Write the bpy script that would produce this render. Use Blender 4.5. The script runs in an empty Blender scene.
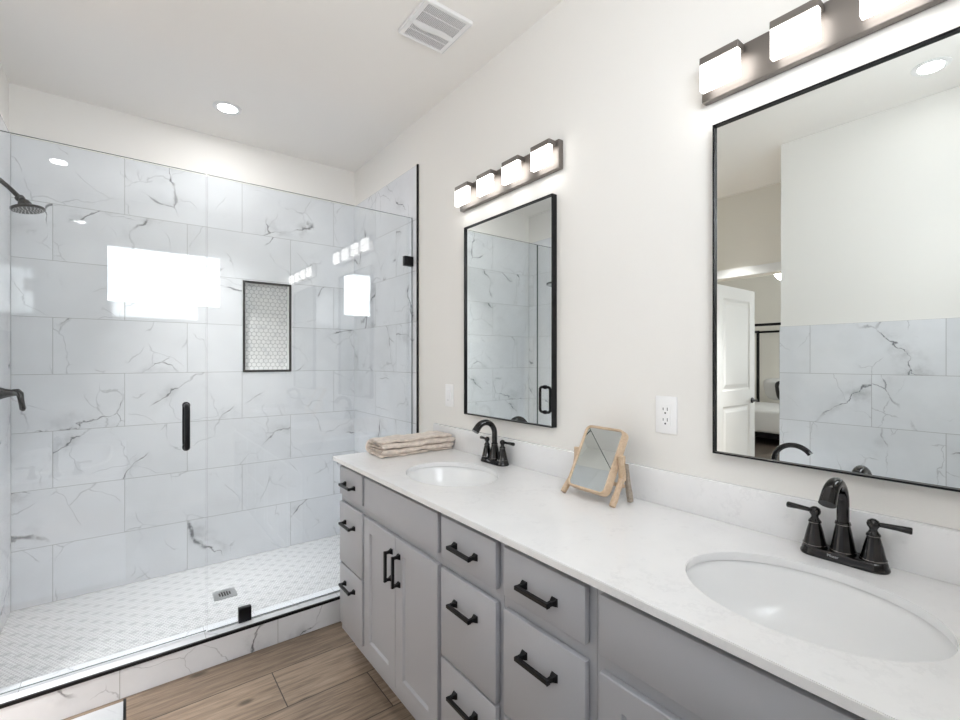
import bpy, bmesh, math, random
from mathutils import Vector, Matrix
random.seed(7)
PI = math.pi
SC = bpy.context.scene
COL = SC.collection

# ------------------------------------------------------------------ camera
cam_d = bpy.data.cameras.new('camera'); cam = bpy.data.objects.new('camera', cam_d); COL.objects.link(cam)
CAM_Z = 1.36
cam.location = (0, 0, CAM_Z)
cam.rotation_euler = (PI/2, 0, -math.atan(353/460))
cam_d.sensor_width = 36; cam_d.lens = 460/960*36; cam_d.clip_start = 0.01
SC.camera = cam

# ------------------------------------------------------------------ world, daylight, exposure
world = bpy.data.worlds.new('world'); SC.world = world; world.use_nodes = True
wb = world.node_tree.nodes['Background']
wb.inputs[0].default_value = (0.90, 0.95, 1.0, 1); wb.inputs[1].default_value = 9.0
SC.view_settings.view_transform = 'Standard'; SC.view_settings.look = 'None'
SC.view_settings.exposure = 1.0; SC.view_settings.gamma = 1.0; SC.view_settings.use_curve_mapping = False
SC.cycles.max_bounces = 14; SC.cycles.diffuse_bounces = 8; SC.cycles.glossy_bounces = 8
SC.cycles.transparent_max_bounces = 24; SC.cycles.use_denoising = True
SC.cycles.sample_clamp_indirect = 6.0
SHADE_E = 2.7       # vanity light shades
SHADE_W = 0.02       # lamp inside each shade
DOWN_W = 5.6       # recessed light over the shower
TUB_W = 0.6        # recessed light over the tub
HALL_FILL_W = 13.0  # added fill light in the passage

def area(name, loc, rot, sx, sy, watts, col=(1, 1, 1), shape='RECTANGLE', spread=PI):
    d = bpy.data.lights.new(name, 'AREA'); d.shape = shape; d.size = sx; d.size_y = sy
    d.energy = watts; d.color = col; d.spread = spread
    o = bpy.data.objects.new(name, d); o.location = loc; o.rotation_euler = rot; COL.objects.link(o)
    return o
# portals: sky light through the window behind the camera and an added bedroom opening
area('window_portal', (0.29, -0.33, 2.105), (PI/2, 0, 0), 0.90, 0.53, 1.0).data.cycles.is_portal = True
area('bedroom_fill_portal', (-5.4, -1.16, 1.6), (PI/2, 0, 0), 2.0, 1.4, 1.0).data.cycles.is_portal = True

# ------------------------------------------------------------------ shader helpers
class N:
    """a value in a node tree; arithmetic makes Math nodes"""
    def __init__(s, t, sock): s.t = t; s.k = sock
    def _m(s, op, *a):
        n = s.t.nodes.new('ShaderNodeMath'); n.operation = op
        for i, v in enumerate((s,) + a):
            if isinstance(v, N): s.t.links.new(v.k, n.inputs[i])
            else: n.inputs[i].default_value = v
        return N(s.t, n.outputs[0])
    def __add__(s, o): return s._m('ADD', o)
    __radd__ = __add__
    def __sub__(s, o): return s._m('SUBTRACT', o)
    def __mul__(s, o): return s._m('MULTIPLY', o)
    __rmul__ = __mul__
    def __truediv__(s, o): return s._m('DIVIDE', o)
    def inv(s): return (s * -1.0) + 1.0
    def abs(s): return s._m('ABSOLUTE')
    def min(s, o): return s._m('MINIMUM', o)
    def max(s, o): return s._m('MAXIMUM', o)
    def lt(s, o): return s._m('LESS_THAN', o)
    def gt(s, o): return s._m('GREATER_THAN', o)
    def pow(s, o): return s._m('POWER', o)
    def mod(s, o): return s._m('FLOORED_MODULO', o)
    def floor(s): return s._m('FLOOR')
    def smooth(s, a, b, lo=0.0, hi=1.0):
        n = s.t.nodes.new('ShaderNodeMapRange'); n.interpolation_type = 'SMOOTHSTEP'
        s.t.links.new(s.k, n.inputs[0])
        for i, v in ((1, a), (2, b), (3, lo), (4, hi)):
            if isinstance(v, N): s.t.links.new(v.k, n.inputs[i])
            else: n.inputs[i].default_value = v
        return N(s.t, n.outputs[0])

def mat(name, col=(.8, .8, .8), rough=.5, metal=0.0, spec=.5, coat=0.0, emis=None, es=0.0):
    m = bpy.data.materials.new(name); m.use_nodes = True
    b = m.node_tree.nodes['Principled BSDF']
    b.inputs['Base Color'].default_value = (*col, 1); b.inputs['Roughness'].default_value = rough
    b.inputs['Metallic'].default_value = metal; b.inputs['Specular IOR Level'].default_value = spec
    b.inputs['Coat Weight'].default_value = coat; b.inputs['Coat Roughness'].default_value = .08
    if emis: b.inputs['Emission Color'].default_value = (*emis, 1); b.inputs['Emission Strength'].default_value = es
    return m
def tree(m): return m.node_tree, m.node_tree.nodes['Principled BSDF']
def sep(t, sock):
    n = t.nodes.new('ShaderNodeSeparateXYZ'); t.links.new(sock, n.inputs[0])
    return [N(t, o) for o in n.outputs]
def comb(t, x, y, z=0.0):
    n = t.nodes.new('ShaderNodeCombineXYZ')
    for i, v in enumerate((x, y, z)):
        if isinstance(v, N): t.links.new(v.k, n.inputs[i])
        else: n.inputs[i].default_value = v
    return n.outputs[0]
def uv(t, name):
    n = t.nodes.new('ShaderNodeUVMap'); n.uv_map = name; return n.outputs[0]
def objc(t): return t.nodes.new('ShaderNodeTexCoord').outputs['Object']
def noise(t, vec, scale, detail=3.0, rough=.5, dist=0.0):
    n = t.nodes.new('ShaderNodeTexNoise'); n.inputs['Scale'].default_value = scale
    n.inputs['Detail'].default_value = detail; n.inputs['Roughness'].default_value = rough
    n.inputs['Distortion'].default_value = dist
    t.links.new(vec, n.inputs['Vector']); return N(t, n.outputs[0])
def voro(t, vec, scale, feature='DISTANCE_TO_EDGE', rnd=1.0):
    n = t.nodes.new('ShaderNodeTexVoronoi'); n.voronoi_dimensions = '2D'; n.feature = feature
    n.inputs['Scale'].default_value = scale; n.inputs['Randomness'].default_value = rnd
    t.links.new(vec, n.inputs['Vector']); return N(t, n.outputs['Distance'])
def mix(t, f, a, b):
    n = t.nodes.new('ShaderNodeMix'); n.data_type = 'RGBA'
    for i, v in ((0, f), (6, a), (7, b)):
        if isinstance(v, N): t.links.new(v.k, n.inputs[i])
        elif isinstance(v, bpy.types.NodeSocket): t.links.new(v, n.inputs[i])
        elif i == 0: n.inputs[0].default_value = v
        else: n.inputs[i].default_value = (*v, 1)
    return n.outputs[2]
def bump(t, b, h, strength=.2, dist=.002):
    n = t.nodes.new('ShaderNodeBump'); n.inputs['Strength'].default_value = strength
    n.inputs['Distance'].default_value = dist; t.links.new(h.k, n.inputs['Height'])
    t.links.new(n.outputs[0], b.inputs['Normal'])

def paint(name, col, sc=160, st=.08, rough=.75):
    m = mat(name, col, rough, spec=.3); t, b = tree(m); c = objc(t)
    bump(t, b, noise(t, c, sc, 2), st, .002)
    return m

def marble(name, base=(.74, .756, .79), grout=(.40, .41, .42), gw=.0013, rough=.035):
    m = mat(name, base, rough, spec=.55); t, b = tree(m)
    v = uv(t, 'vein'); x, y, _ = sep(t, v)
    d1 = noise(t, v, 2.6, 3); d2 = noise(t, comb(t, x + 7.3, y - 3.1), 2.6, 3)
    d3 = noise(t, v, 16, 3, .6); d4 = noise(t, comb(t, x - 5.0, y + 9.0), 16, 3, .6)
    # turned and stretched so the cracks run on the diagonal
    wx = x + (d1 - .5) * .30 + (d3 - .5) * .05
    wy = y + (d2 - .5) * .30 + (d4 - .5) * .05
    rx = wx * .80 + wy * .60; ry = wy * .80 - wx * .60
    p1 = comb(t, rx * .62, ry * 1.25)
    e1 = voro(t, p1, 1.8)
    m1 = noise(t, comb(t, x + 21.0, y + 4.0), 2.4, 2)
    w1 = noise(t, comb(t, x - 11.0, y), 6.0, 2).smooth(.35, .75, .004, .030)
    core = e1.smooth(0.0, w1).inv() * m1.smooth(.47, .56)
    halo = e1.smooth(0.0, .14).inv() * m1.smooth(.45, .66) * noise(t, v, 9, 4, .65).smooth(.40, .72)
    p2 = comb(t, rx * 1.1 + 3.0, ry * .8 + 5.0)
    e2 = voro(t, p2, 4.2)
    m2 = noise(t, comb(t, x + 2.0, y - 14.0), 4.2, 2)
    fine = e2.smooth(0.0, .016).inv() * m2.smooth(.46, .57)
    brk = noise(t, comb(t, x + 1.0, y + 33.0), 26, 3, .6).smooth(.30, .55, .35, 1.0)
    fac = (core * brk * .97).max(halo * .46).max(fine * .36)
    cloud = noise(t, v, 3.0, 4, .6)
    c0 = mix(t, cloud.smooth(.3, .7), base, tuple(min(1, k * 1.09) for k in base))
    c1 = mix(t, fac, c0, (.165, .172, .19))
    a0, a1, _ = sep(t, uv(t, 'cell_low')); b0, b1, _ = sep(t, uv(t, 'cell_high'))
    dist = a0.min(a1).min(b0.min(b1))
    g = dist.lt(gw)
    t.links.new(mix(t, g, c1, grout), b.inputs['Base Color'])
    t.links.new((g * .6 + rough).k, b.inputs['Roughness'])
    bump(t, b, dist.smooth(0.0, .003), .35, .001)
    return m

def hexd(t, x, y, s):
    """distance to the edge of a hexagonal cell of pitch s (flat sides left and right)"""
    r3 = s * math.sqrt(3)
    ax = x.mod(s) - s/2; ay = y.mod(r3) - r3/2
    bx = (x + s/2).mod(s) - s/2; by = (y + r3/2).mod(r3) - r3/2
    ha = ax.abs().max(ax.abs() * .5 + ay.abs() * .8660254)
    hb = bx.abs().max(bx.abs() * .5 + by.abs() * .8660254)
    return ha.min(hb) * -1.0 + s/2

def hexmosaic(name):
    m = mat(name, (.8, .8, .8), .15); t, b = tree(m)
    x, y, _ = sep(t, uv(t, 'vein'))
    e = hexd(t, x, y, .0296)
    g = e.lt(.0016)
    c = mix(t, noise(t, comb(t, x, y), 22, 3).smooth(.5, .75), (.82, .82, .82), (.66, .67, .69))
    t.links.new(mix(t, g, c, (.40, .405, .415)), b.inputs['Base Color'])
    bump(t, b, e.smooth(0.0, .004), .4, .001)
    return m

def showermosaic(name):
    m = mat(name, (.8, .8, .8), .22); t, b = tree(m)
    x, y, _ = sep(t, objc(t))
    e = hexd(t, x, y, .0165)
    px, py = .098, .090
    def mark(ox, oy):
        dx = ((x + (.415 + px/2 - ox)).mod(px) - px/2).abs()
        dy = ((y + (-3.177 + 40*py + py/2 - oy)).mod(py) - py/2).abs()
        bar = dx.smooth(.013, .022).inv() * dy.smooth(.0045, .0085).inv()
        up = dx.smooth(.005, .009).inv() * dy.smooth(.010, .018).inv()
        return bar.max(up * .8)
    mk = mark(0, 0).max(mark(px/2, py/2))
    nz = noise(t, comb(t, x, y), 60, 3, .7)
    c = mix(t, e.lt(.0019), mix(t, nz.smooth(.35, .7), (.73, .74, .755), (.63, .64, .66)), (.51, .52, .54))
    t.links.new(mix(t, mk * .62, c, (.42, .44, .455)), b.inputs['Base Color'])
    bump(t, b, e.smooth(0.0, .003), .3, .001)
    return m

def wood(name, light, dark, planks=True, sx=1.0, sy=14.0, rough=.35, sc=3.0):
    m = mat(name, light, rough, spec=.4); t, b = tree(m)
    v = uv(t, 'vein') if planks else objc(t)
    x, y, z = sep(t, v)
    p = comb(t, x * sx, y * sy, z * sy)
    w = noise(t, comb(t, x * .8, y * 2.0, z), 2.0, 2)
    g1 = noise(t, p, sc, 5, .62, .6)
    g2 = noise(t, comb(t, x * sx * 2, y * sy * 5, z * sy * 5), sc * 1.6, 3, .6)
    f = (g1.smooth(.30, .72) * .70 + g2.smooth(.35, .7) * .35 + w * .25 - .12)
    c = mix(t, f, light, dark)
    if planks:
        kn = voro(t, comb(t, x * 1.0 + (w * .12), y * 2.4), 2.1, 'F1')
        k = kn.smooth(.025, .10).inv() * noise(t, comb(t, x * 1.3 + 5.0, y * 2.0), 1.6, 1).smooth(.50, .58)
        c = mix(t, k * .75, c, tuple(q * .28 for q in dark))
        a0, a1, _ = sep(t, uv(t, 'cell_low')); b0, b1, _ = sep(t, uv(t, 'cell_high'))
        d = a0.min(a1).min(b0.min(b1))
        c = mix(t, d.smooth(.0008, .0030).inv(), c, (.035, .026, .02))
        tone = noise(t, v, .35, 1)
        hv = t.nodes.new('ShaderNodeHueSaturation'); t.links.new(c, hv.inputs['Color'])
        t.links.new(tone.smooth(.30, .70, .78, 1.18).k, hv.inputs['Value']); c = hv.outputs[0]
        bump(t, b, d.smooth(0, .003) + g2 * .2, .25, .001)
    t.links.new(c, b.inputs['Base Color'])
    return m

def quartz(name):
    m = mat(name, (.80, .80, .81), .16, spec=.45); t, b = tree(m); c = objc(t)
    s = noise(t, c, 26, 5, .72).smooth(.57, .72); w = noise(t, c, 5, 4, .6).smooth(.42, .62)
    v = noise(t, c, 9, 6, .7); v = (v - .5).abs().smooth(0, .035).inv() * noise(t, c, 4, 2).smooth(.5, .66)
    c0 = mix(t, w * .4, (.86, .86, .868), (.80, .803, .812))
    c1 = mix(t, s * .22, c0, (.62, .625, .645))
    t.links.new(mix(t, v * .16, c1, (.55, .555, .57)), b.inputs['Base Color'])
    return m

def glass(name, tint=(.955, .98, .972), gain=1.0):
    m = bpy.data.materials.new(name); m.use_nodes = True; t = m.node_tree
    t.nodes.clear(); out = t.nodes.new('ShaderNodeOutputMaterial')
    tr = t.nodes.new('ShaderNodeBsdfTransparent'); tr.inputs[0].default_value = (*tint, 1)
    gl = t.nodes.new('ShaderNodeBsdfGlossy'); gl.inputs['Roughness'].default_value = 0.0
    lw = t.nodes.new('ShaderNodeLayerWeight'); lw.inputs[0].default_value = .5
    f = (N(t, lw.outputs['Facing']).pow(5.0) * .95 + .045) * gain
    mx = t.nodes.new('ShaderNodeMixShader'); t.links.new(f.k, mx.inputs[0])
    t.links.new(tr.outputs[0], mx.inputs[1]); t.links.new(gl.outputs[0], mx.inputs[2])
    t.links.new(mx.outputs[0], out.inputs[0])
    return m

def fabric(name, col, sc=420):
    m = mat(name, col, .95, spec=.1); t, b = tree(m); c = objc(t)
    n1 = noise(t, c, sc, 2); n2 = noise(t, c, 45, 3)
    t.links.new(mix(t, n2.smooth(.3, .7), col, tuple(k * .80 for k in col)), b.inputs['Base Color'])
    b.inputs['Sheen Weight'].default_value = .3
    bump(t, b, n1 + n2 * .6, .5, .003)
    return m

M = {}
M['wall'] = paint('wall_paint', (.835, .820, .792))
M['ceiling'] = paint('ceiling_paint', (.865, .845, .815), 90, .05)
M['bedwall'] = paint('bedroom_paint', (.80, .77, .71))
M['white'] = mat('white_paint', (.80, .80, .80), .35)
M['marble'] = marble('marble_tile')
M['hex'] = hexmosaic('hex_mosaic')
M['mosaic'] = showermosaic('shower_mosaic')
M['floor'] = wood('plank_floor', (.41, .31, .23), (.155, .112, .08), True, 1.0, 13.0, sc=4.0)
M['quartz'] = quartz('white_quartz')
M['grey'] = paint('cabinet_paint', (.435, .442, .472), 300, .02, .38)
M['dark'] = mat('shadow_gap', (.03, .03, .032), .7)
M['black'] = mat('matt_black_metal', (.012, .012, .014), .38, .6)
M['bronze'] = mat('oil_rubbed_black', (.050, .049, .050), .12, 1.0)
M['glint'] = mat('edge_glint', (.42, .40, .385), .22, 1.0)  # brighter metal: highlights on the faucet's edges put into the colour
M['nickel'] = mat('brushed_nickel', (.24, .22, .205), .48, 1.0)
M['steel'] = mat('stainless', (.55, .56, .57), .3, 1.0)
M['mirror'] = mat('mirror_silver', (.80, .825, .81), 0.0, 1.0)
M['glass'] = glass('clear_glass', (.977, .987, .984), 1.25)
M['pane'] = glass('window_pane', (1, 1, 1))
M['edge'] = mat('glass_edge', (.10, .125, .12), .15)
M['porcelain'] = mat('porcelain', (.86, .865, .87), .20)
M['plastic'] = mat('white_plastic', (.90, .90, .905), .3)
M['slot'] = mat('dark_slot', (.02, .02, .02), .6)
M['shade'] = mat('opal_shade', (.9, .9, .9), .4, emis=(1.0, .975, .94), es=SHADE_E)
M['lens'] = mat('lamp_lens', (.9, .9, .9), .4, emis=(.97, .985, 1.0), es=12.0)
M['towel'] = fabric('towel_cotton', (.80, .70, .62))
M['oak'] = wood('pale_oak', (.72, .56, .41), (.50, .36, .235), False, 1.0, 1.0, .55, 30)
M['greywood'] = wood('weathered_wood', (.42, .36, .30), (.25, .21, .17), False, 1.0, 1.0, .7, 30)
M['linen'] = mat('white_linen', (.80, .80, .80), .9, spec=.1)
M['pillowdark'] = fabric('charcoal_linen', (.05, .05, .05), 200)
M['darkfloor'] = mat('bedroom_floor', (.09, .07, .055), .5)
M['bowl'] = mat('fan_bowl', (.9, .9, .9), .4, emis=(1, .97, .93), es=24.0)
M['grille'] = mat('vent_shadow', (.20, .20, .20), .8)

# ------------------------------------------------------------------ mesh helpers
def finish(bm, name, ms, parent=None, smooth=None):
    if not isinstance(ms, (list, tuple)): ms = [ms]
    bmesh.ops.recalc_face_normals(bm, faces=bm.faces)
    me = bpy.data.meshes.new(name); off = parent.location if parent is not None else Vector((0, 0, 0))
    base = Vector(off)
    p = parent
    while p is not None and p.parent is not None:
        p = p.parent; base = base + p.location
    for v in bm.verts: v.co -= base
    bm.to_mesh(me); bm.free()
    for m_ in ms: me.materials.append(m_)
    if smooth is not None:
        for p_ in me.polygons: p_.use_smooth = True
        try: me.set_sharp_from_angle(angle=math.radians(smooth))
        except Exception: pass
    o = bpy.data.objects.new(name, me); COL.objects.link(o)
    if parent is not None: o.parent = parent
    return o
def origin(o):
    """put a top-level mesh's origin at the centre of its base"""
    vs = o.data.vertices
    lo = [min(v.co[i] for v in vs) for i in range(3)]; hi = [max(v.co[i] for v in vs) for i in range(3)]
    c = Vector(((lo[0]+hi[0])/2, (lo[1]+hi[1])/2, lo[2]))
    return o
def empty(name, loc, label, cat, group=None):
    o = bpy.data.objects.new(name, None); o.location = loc; o.empty_display_size = .05; COL.objects.link(o)
    o['label'] = label; o['category'] = cat
    if group: o['group'] = group
    return o
def tag(o, label, cat, group=None):
    o['label'] = label; o['category'] = cat
    if group: o['group'] = group
    return o
def struct(o, kind='structure'): o['kind'] = kind; return o

def box(bm, x0, x1, y0, y1, z0, z1, bev=0.0, seg=2, mi=0):
    vs = [bm.verts.new((x, y, z)) for x in (x0, x1) for y in (y0, y1) for z in (z0, z1)]
    idx = ((0,1,3,2), (4,6,7,5), (0,4,5,1), (2,3,7,6), (0,2,6,4), (1,5,7,3))
    fs = [bm.faces.new([vs[i] for i in f]) for f in idx]
    for f in fs: f.material_index = mi
    if bev > 0:
        es = list({e for f in fs for e in f.edges})
        r = bmesh.ops.bevel(bm, geom=es, offset=bev, segments=seg, affect='EDGES', profile=.5)
        for f in r['faces']: f.material_index = mi
    return vs
def mkbox(name, m, parent, x0, x1, y0, y1, z0, z1, bev=0.0, seg=2, smooth=40):
    bm = bmesh.new(); box(bm, x0, x1, y0, y1, z0, z1, bev, seg)
    return finish(bm, name, m, parent, smooth if bev > 0 else None)
def basis(d):
    d = d.normalized(); a = Vector((0, 0, 1)) if abs(d.z) < .95 else Vector((1, 0, 0))
    u = d.cross(a).normalized(); return u, d.cross(u).normalized()
def lathe(bm, prof, o, ax, seg=24, cap=True, mi=0):
    """prof: (radius, height along ax)"""
    o = Vector(o); ax = Vector(ax).normalized(); u, w = basis(ax); rings = []
    for r, h in prof:
        rings.append([bm.verts.new(o + ax*h + (u*math.cos(2*PI*i/seg) + w*math.sin(2*PI*i/seg))*max(r, 1e-5)) for i in range(seg)])
    for a, b in zip(rings, rings[1:]):
        for i in range(seg):
            f = bm.faces.new((a[i], a[(i+1) % seg], b[(i+1) % seg], b[i])); f.material_index = mi
    if cap:
        for r in (rings[0], rings[-1]):
            f = bm.faces.new(r); f.material_index = mi
def tube(bm, pts, rad, seg=16, cap=True, mi=0, sq=None):
    """swept tube; rad number or list; sq=(w,h) half-sizes for a box section"""
    pts = [Vector(p) for p in pts]; n = len(pts)
    if not isinstance(rad, (list, tuple)): rad = [rad]*n
    u = None; rings = []
    for i, p in enumerate(pts):
        d = (pts[min(i+1, n-1)] - pts[max(i-1, 0)]).normalized()
        if u is None: u, w = basis(d)
        else:
            u = (u - d*u.dot(d)).normalized(); w = d.cross(u).normalized()
        ring = []
        for k in range(seg):
            a = 2*PI*k/seg
            ring.append(bm.verts.new(p + (u*math.cos(a) + w*math.sin(a))*rad[i]))
        rings.append(ring)
    for a, b in zip(rings, rings[1:]):
        for k in range(seg):
            f = bm.faces.new((a[k], a[(k+1) % seg], b[(k+1) % seg], b[k])); f.material_index = mi
    if cap:
        for r in (rings[0], rings[-1]): bm.faces.new(r).material_index = mi
def arcpts(c, u, v, r, a0, a1, n):
    c, u, v = Vector(c), Vector(u), Vector(v)
    return [c + u*(r*math.cos(a0+(a1-a0)*i/n)) + v*(r*math.sin(a0+(a1-a0)*i/n)) for i in range(n+1)]

def slab(name, m, O, U, V, W, us, vs, solid=lambda i, j: True, parent=None):
    """panel spanned by U,V from O with grid lines us,vs; cells may be open; W is the thickness vector"""
    O, U, V, W = Vector(O), Vector(U), Vector(V), Vector(W)
    bm = bmesh.new(); cache = {}
    def vt(i, j, k):
        if (i, j, k) not in cache: cache[i, j, k] = bm.verts.new(O + U*us[i] + V*vs[j] + W*k)
        return cache[i, j, k]
    ok = lambda i, j: 0 <= i < len(us)-1 and 0 <= j < len(vs)-1 and solid(i, j)
    for i in range(len(us)-1):
        for j in range(len(vs)-1):
            if not ok(i, j): continue
            for k in (0, 1): bm.faces.new([vt(i, j, k), vt(i+1, j, k), vt(i+1, j+1, k), vt(i, j+1, k)])
            for (di, dj), e in (((-1, 0), ((i, j), (i, j+1))), ((1, 0), ((i+1, j), (i+1, j+1))), ((0, -1), ((i, j), (i+1, j))), ((0, 1), ((i, j+1), (i+1, j+1)))):
                if not ok(i+di, j+dj):
                    (a, b), (c, d) = e
                    bm.faces.new([vt(a, b, 0), vt(c, d, 0), vt(c, d, 1), vt(a, b, 1)])
    return finish(bm, name, m, parent)

def tiles(name, m, O, U, V, u0, u1, v0, v1, rows, joints, thick, holes=(), parent=None, bigs=7.0):
    """one connected tiled face; rows: v grid lines; joints(r) -> list of u lines. UVs: vein (metres, shuffled per tile),
    cell_low / cell_high (metres to the tile's own edges)"""
    O, U, V = Vector(O), Vector(U), Vector(V); W = -U.cross(V).normalized()*thick
    bm = bmesh.new(); L1 = bm.loops.layers.uv.new('vein'); L2 = bm.loops.layers.uv.new('cell_low'); L3 = bm.loops.layers.uv.new('cell_high')
    cache = {}
    def vt(a, b, k=0):
        key = (round(a, 4), round(b, 4), k)
        if key not in cache: cache[key] = bm.verts.new(O + U*a + V*b + W*k)
        return cache[key]
    rl = sorted({v0, v1, *[r for r in rows if v0 < r < v1]})
    for r, (a, b) in enumerate(zip(rl, rl[1:])):
        jl = sorted({u0, u1, *[j for j in joints(r) if u0+.004 < j < u1-.004]})
        for c, d in zip(jl, jl[1:]):
            ou, ov = random.uniform(0, bigs), random.uniform(0, bigs); fl = random.choice((1, 1, 1, -1))
            ucuts = sorted({c, d, *[h[k] for h in holes for k in (0, 1) if c < h[k] < d]})
            vcuts = sorted({a, b, *[h[k] for h in holes for k in (2, 3) if a < h[k] < b]})
            for e, f in zip(ucuts, ucuts[1:]):
                for g, h_ in zip(vcuts, vcuts[1:]):
                    cu, cv = (e+f)/2, (g+h_)/2
                    if any(H[0] < cu < H[1] and H[2] < cv < H[3] for H in holes): continue
                    fc = bm.faces.new([vt(e, g), vt(f, g), vt(f, h_), vt(e, h_)])
                    for lp, (p, q) in zip(fc.loops, ((e, g), (f, g), (f, h_), (e, h_))):
                        lp[L1].uv = (ou + (p-c), ov + fl*(q-a)); lp[L2].uv = (p-c, q-a); lp[L3].uv = (d-p, b-q)
    # rim, so that the cladding has its thickness
    per = [(u0, v0), (u1, v0), (u1, v1), (u0, v1)]
    for (p, q) in zip(per, per[1:]+per[:1]):
        fc = bm.faces.new([bm.verts.new(O+U*p[0]+V*p[1]), bm.verts.new(O+U*q[0]+V*q[1]), bm.verts.new(O+U*q[0]+V*q[1]+W), bm.verts.new(O+U*p[0]+V*p[1]+W)])
        for lp in fc.loops: lp[L1].uv = (1, 1); lp[L2].uv = (.1, .1); lp[L3].uv = (.1, .1)
    bmesh.ops.remove_doubles(bm, verts=bm.verts, dist=1e-5)
    me = bpy.data.meshes.new(name); bm.normal_update()
    bm.to_mesh(me); bm.free(); me.materials.append(m)
    o = bpy.data.objects.new(name, me); COL.objects.link(o)
    if parent is not None: o.parent = parent
    return o

# ------------------------------------------------------------------ the room
BZ = 3.25; WX = 1.345; BY = 3.279; LX = -.465; FY = -.25; CZ = 2.758; GY = 2.40
TH = .2985; T0 = .091; TTOP = 2.497; TL = .5975
ROWS = [T0 + TH*k for k in range(8)]
NX0, NX1, NZ0, NZ1 = .593, .889, 1.283, 1.872

floor = struct(tiles('floor', M['floor'], (0, 0, 0), (1, 0, 0), (0, 1, 0), -1.55, WX, FY, 2.345,
    [2.138 - .248*k for k in range(10)], lambda r: {10: [-.45, 1.05], 9: [-1.0, .5], 8: [-.67, .83]}.get(r, [(-1.30, -.2, -.9)[r % 3] + 1.5*k for k in range(3)]), .05, bigs=40.0))
wall_right = struct(slab('wall_right', M['wall'], (WX, 0, 0), (0, 1, 0), (0, 0, 1), (.1, 0, 0), [FY-.1, 3.42], [-.05, CZ]))
wall_back = struct(slab('wall_back', M['wall'], (0, BY+.008, 0), (1, 0, 0), (0, 0, 1), (0, .16, 0), [LX-.1, NX0, NX1, WX], [-.05, NZ0, NZ1, CZ], lambda i, j: not (i == 1 and j == 1)))
wall_left = struct(slab('wall_left', M['wall'], (LX-.008, 0, 0), (0, 1, 0), (0, 0, 1), (-.957, 0, 0), [2.34, 3.42], [-.05, CZ]))
wall_tub = struct(slab('wall_tub', M['wall'], (-.72, 0, 0), (0, 1, 0), (0, 0, 1), (-.71, 0, 0), [FY-.1, 1.182], [-.05, CZ]))
WNX0, WNX1, WNZ0, WNZ1 = -.155, .735, 1.845, 2.365
wall_front = struct(slab('wall_front', M['wall'], (0, FY, 0), (1, 0, 0), (0, 0, 1), (0, -.10, 0), [-.72, WNX0, WNX1, WX], [-.05, WNZ0, WNZ1, CZ], lambda i, j: not (i == 1 and j == 1)))
DY0, DY1, DZ = 1.27, 2.03, 2.06
wall_hall = struct(slab('wall_hall', M['bedwall'], (-1.43, 0, 0), (0, 1, 0), (0, 0, 1), (-.12, 0, 0), [.0, DY0, DY1, 2.6], [-.05, DZ, BZ], lambda i, j: not (i == 1 and j == 0)))
ceiling = struct(slab('ceiling', M['ceiling'], (0, 0, CZ), (1, 0, 0), (0, 1, 0), (0, 0, .08), [-1.55, WX+.1], [FY-.1, 3.44]))

# tile cladding on the walls
odd = lambda first: (lambda r: [(first if r % 2 == 0 else first + TL/2) + TL*k for k in range(-3, 6)])
struct(tiles('tile_cladding', M['marble'], (0, BY, 0), (1, 0, 0), (0, 0, 1), LX, WX, T0, TTOP, ROWS, odd(-.309), .008, [(NX0, NX1, NZ0, NZ1)], wall_back))
struct(tiles('tile_cladding', M['marble'], (WX-.006, 0, 0), (0, -1, 0), (0, 0, 1), -BY, -2.342, T0, TTOP, ROWS, odd(-2.61), .006, (), wall_right))
struct(tiles('tile_cladding', M['marble'], (LX, 0, 0), (0, 1, 0), (0, 0, 1), 2.342, BY, T0, TTOP, ROWS, odd(2.62), .008, (), wall_left))
TR = [1.576 - TH*k for k in range(6)]
struct(tiles('tile_cladding', M['marble'], (-.708, 0, 0), (0, 1, 0), (0, 0, 1), FY, 1.186, .0, 1.576, TR, lambda r: [(.42 if r % 2 else .72) - .0 + TL*k for k in range(-3, 3)], .012, (), wall_tub))
# black metal tile edging
def edging(name, *b):
    return struct(mkbox(name, M['black'], None, *b, .001, 1))
trim_right = edging('trim_1', WX-.011, WX, 2.336, 2.346, .0, TTOP)
trim_left = edging('trim_2', LX-.008, LX+.003, 2.336, 2.346, .13, TTOP)

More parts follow.
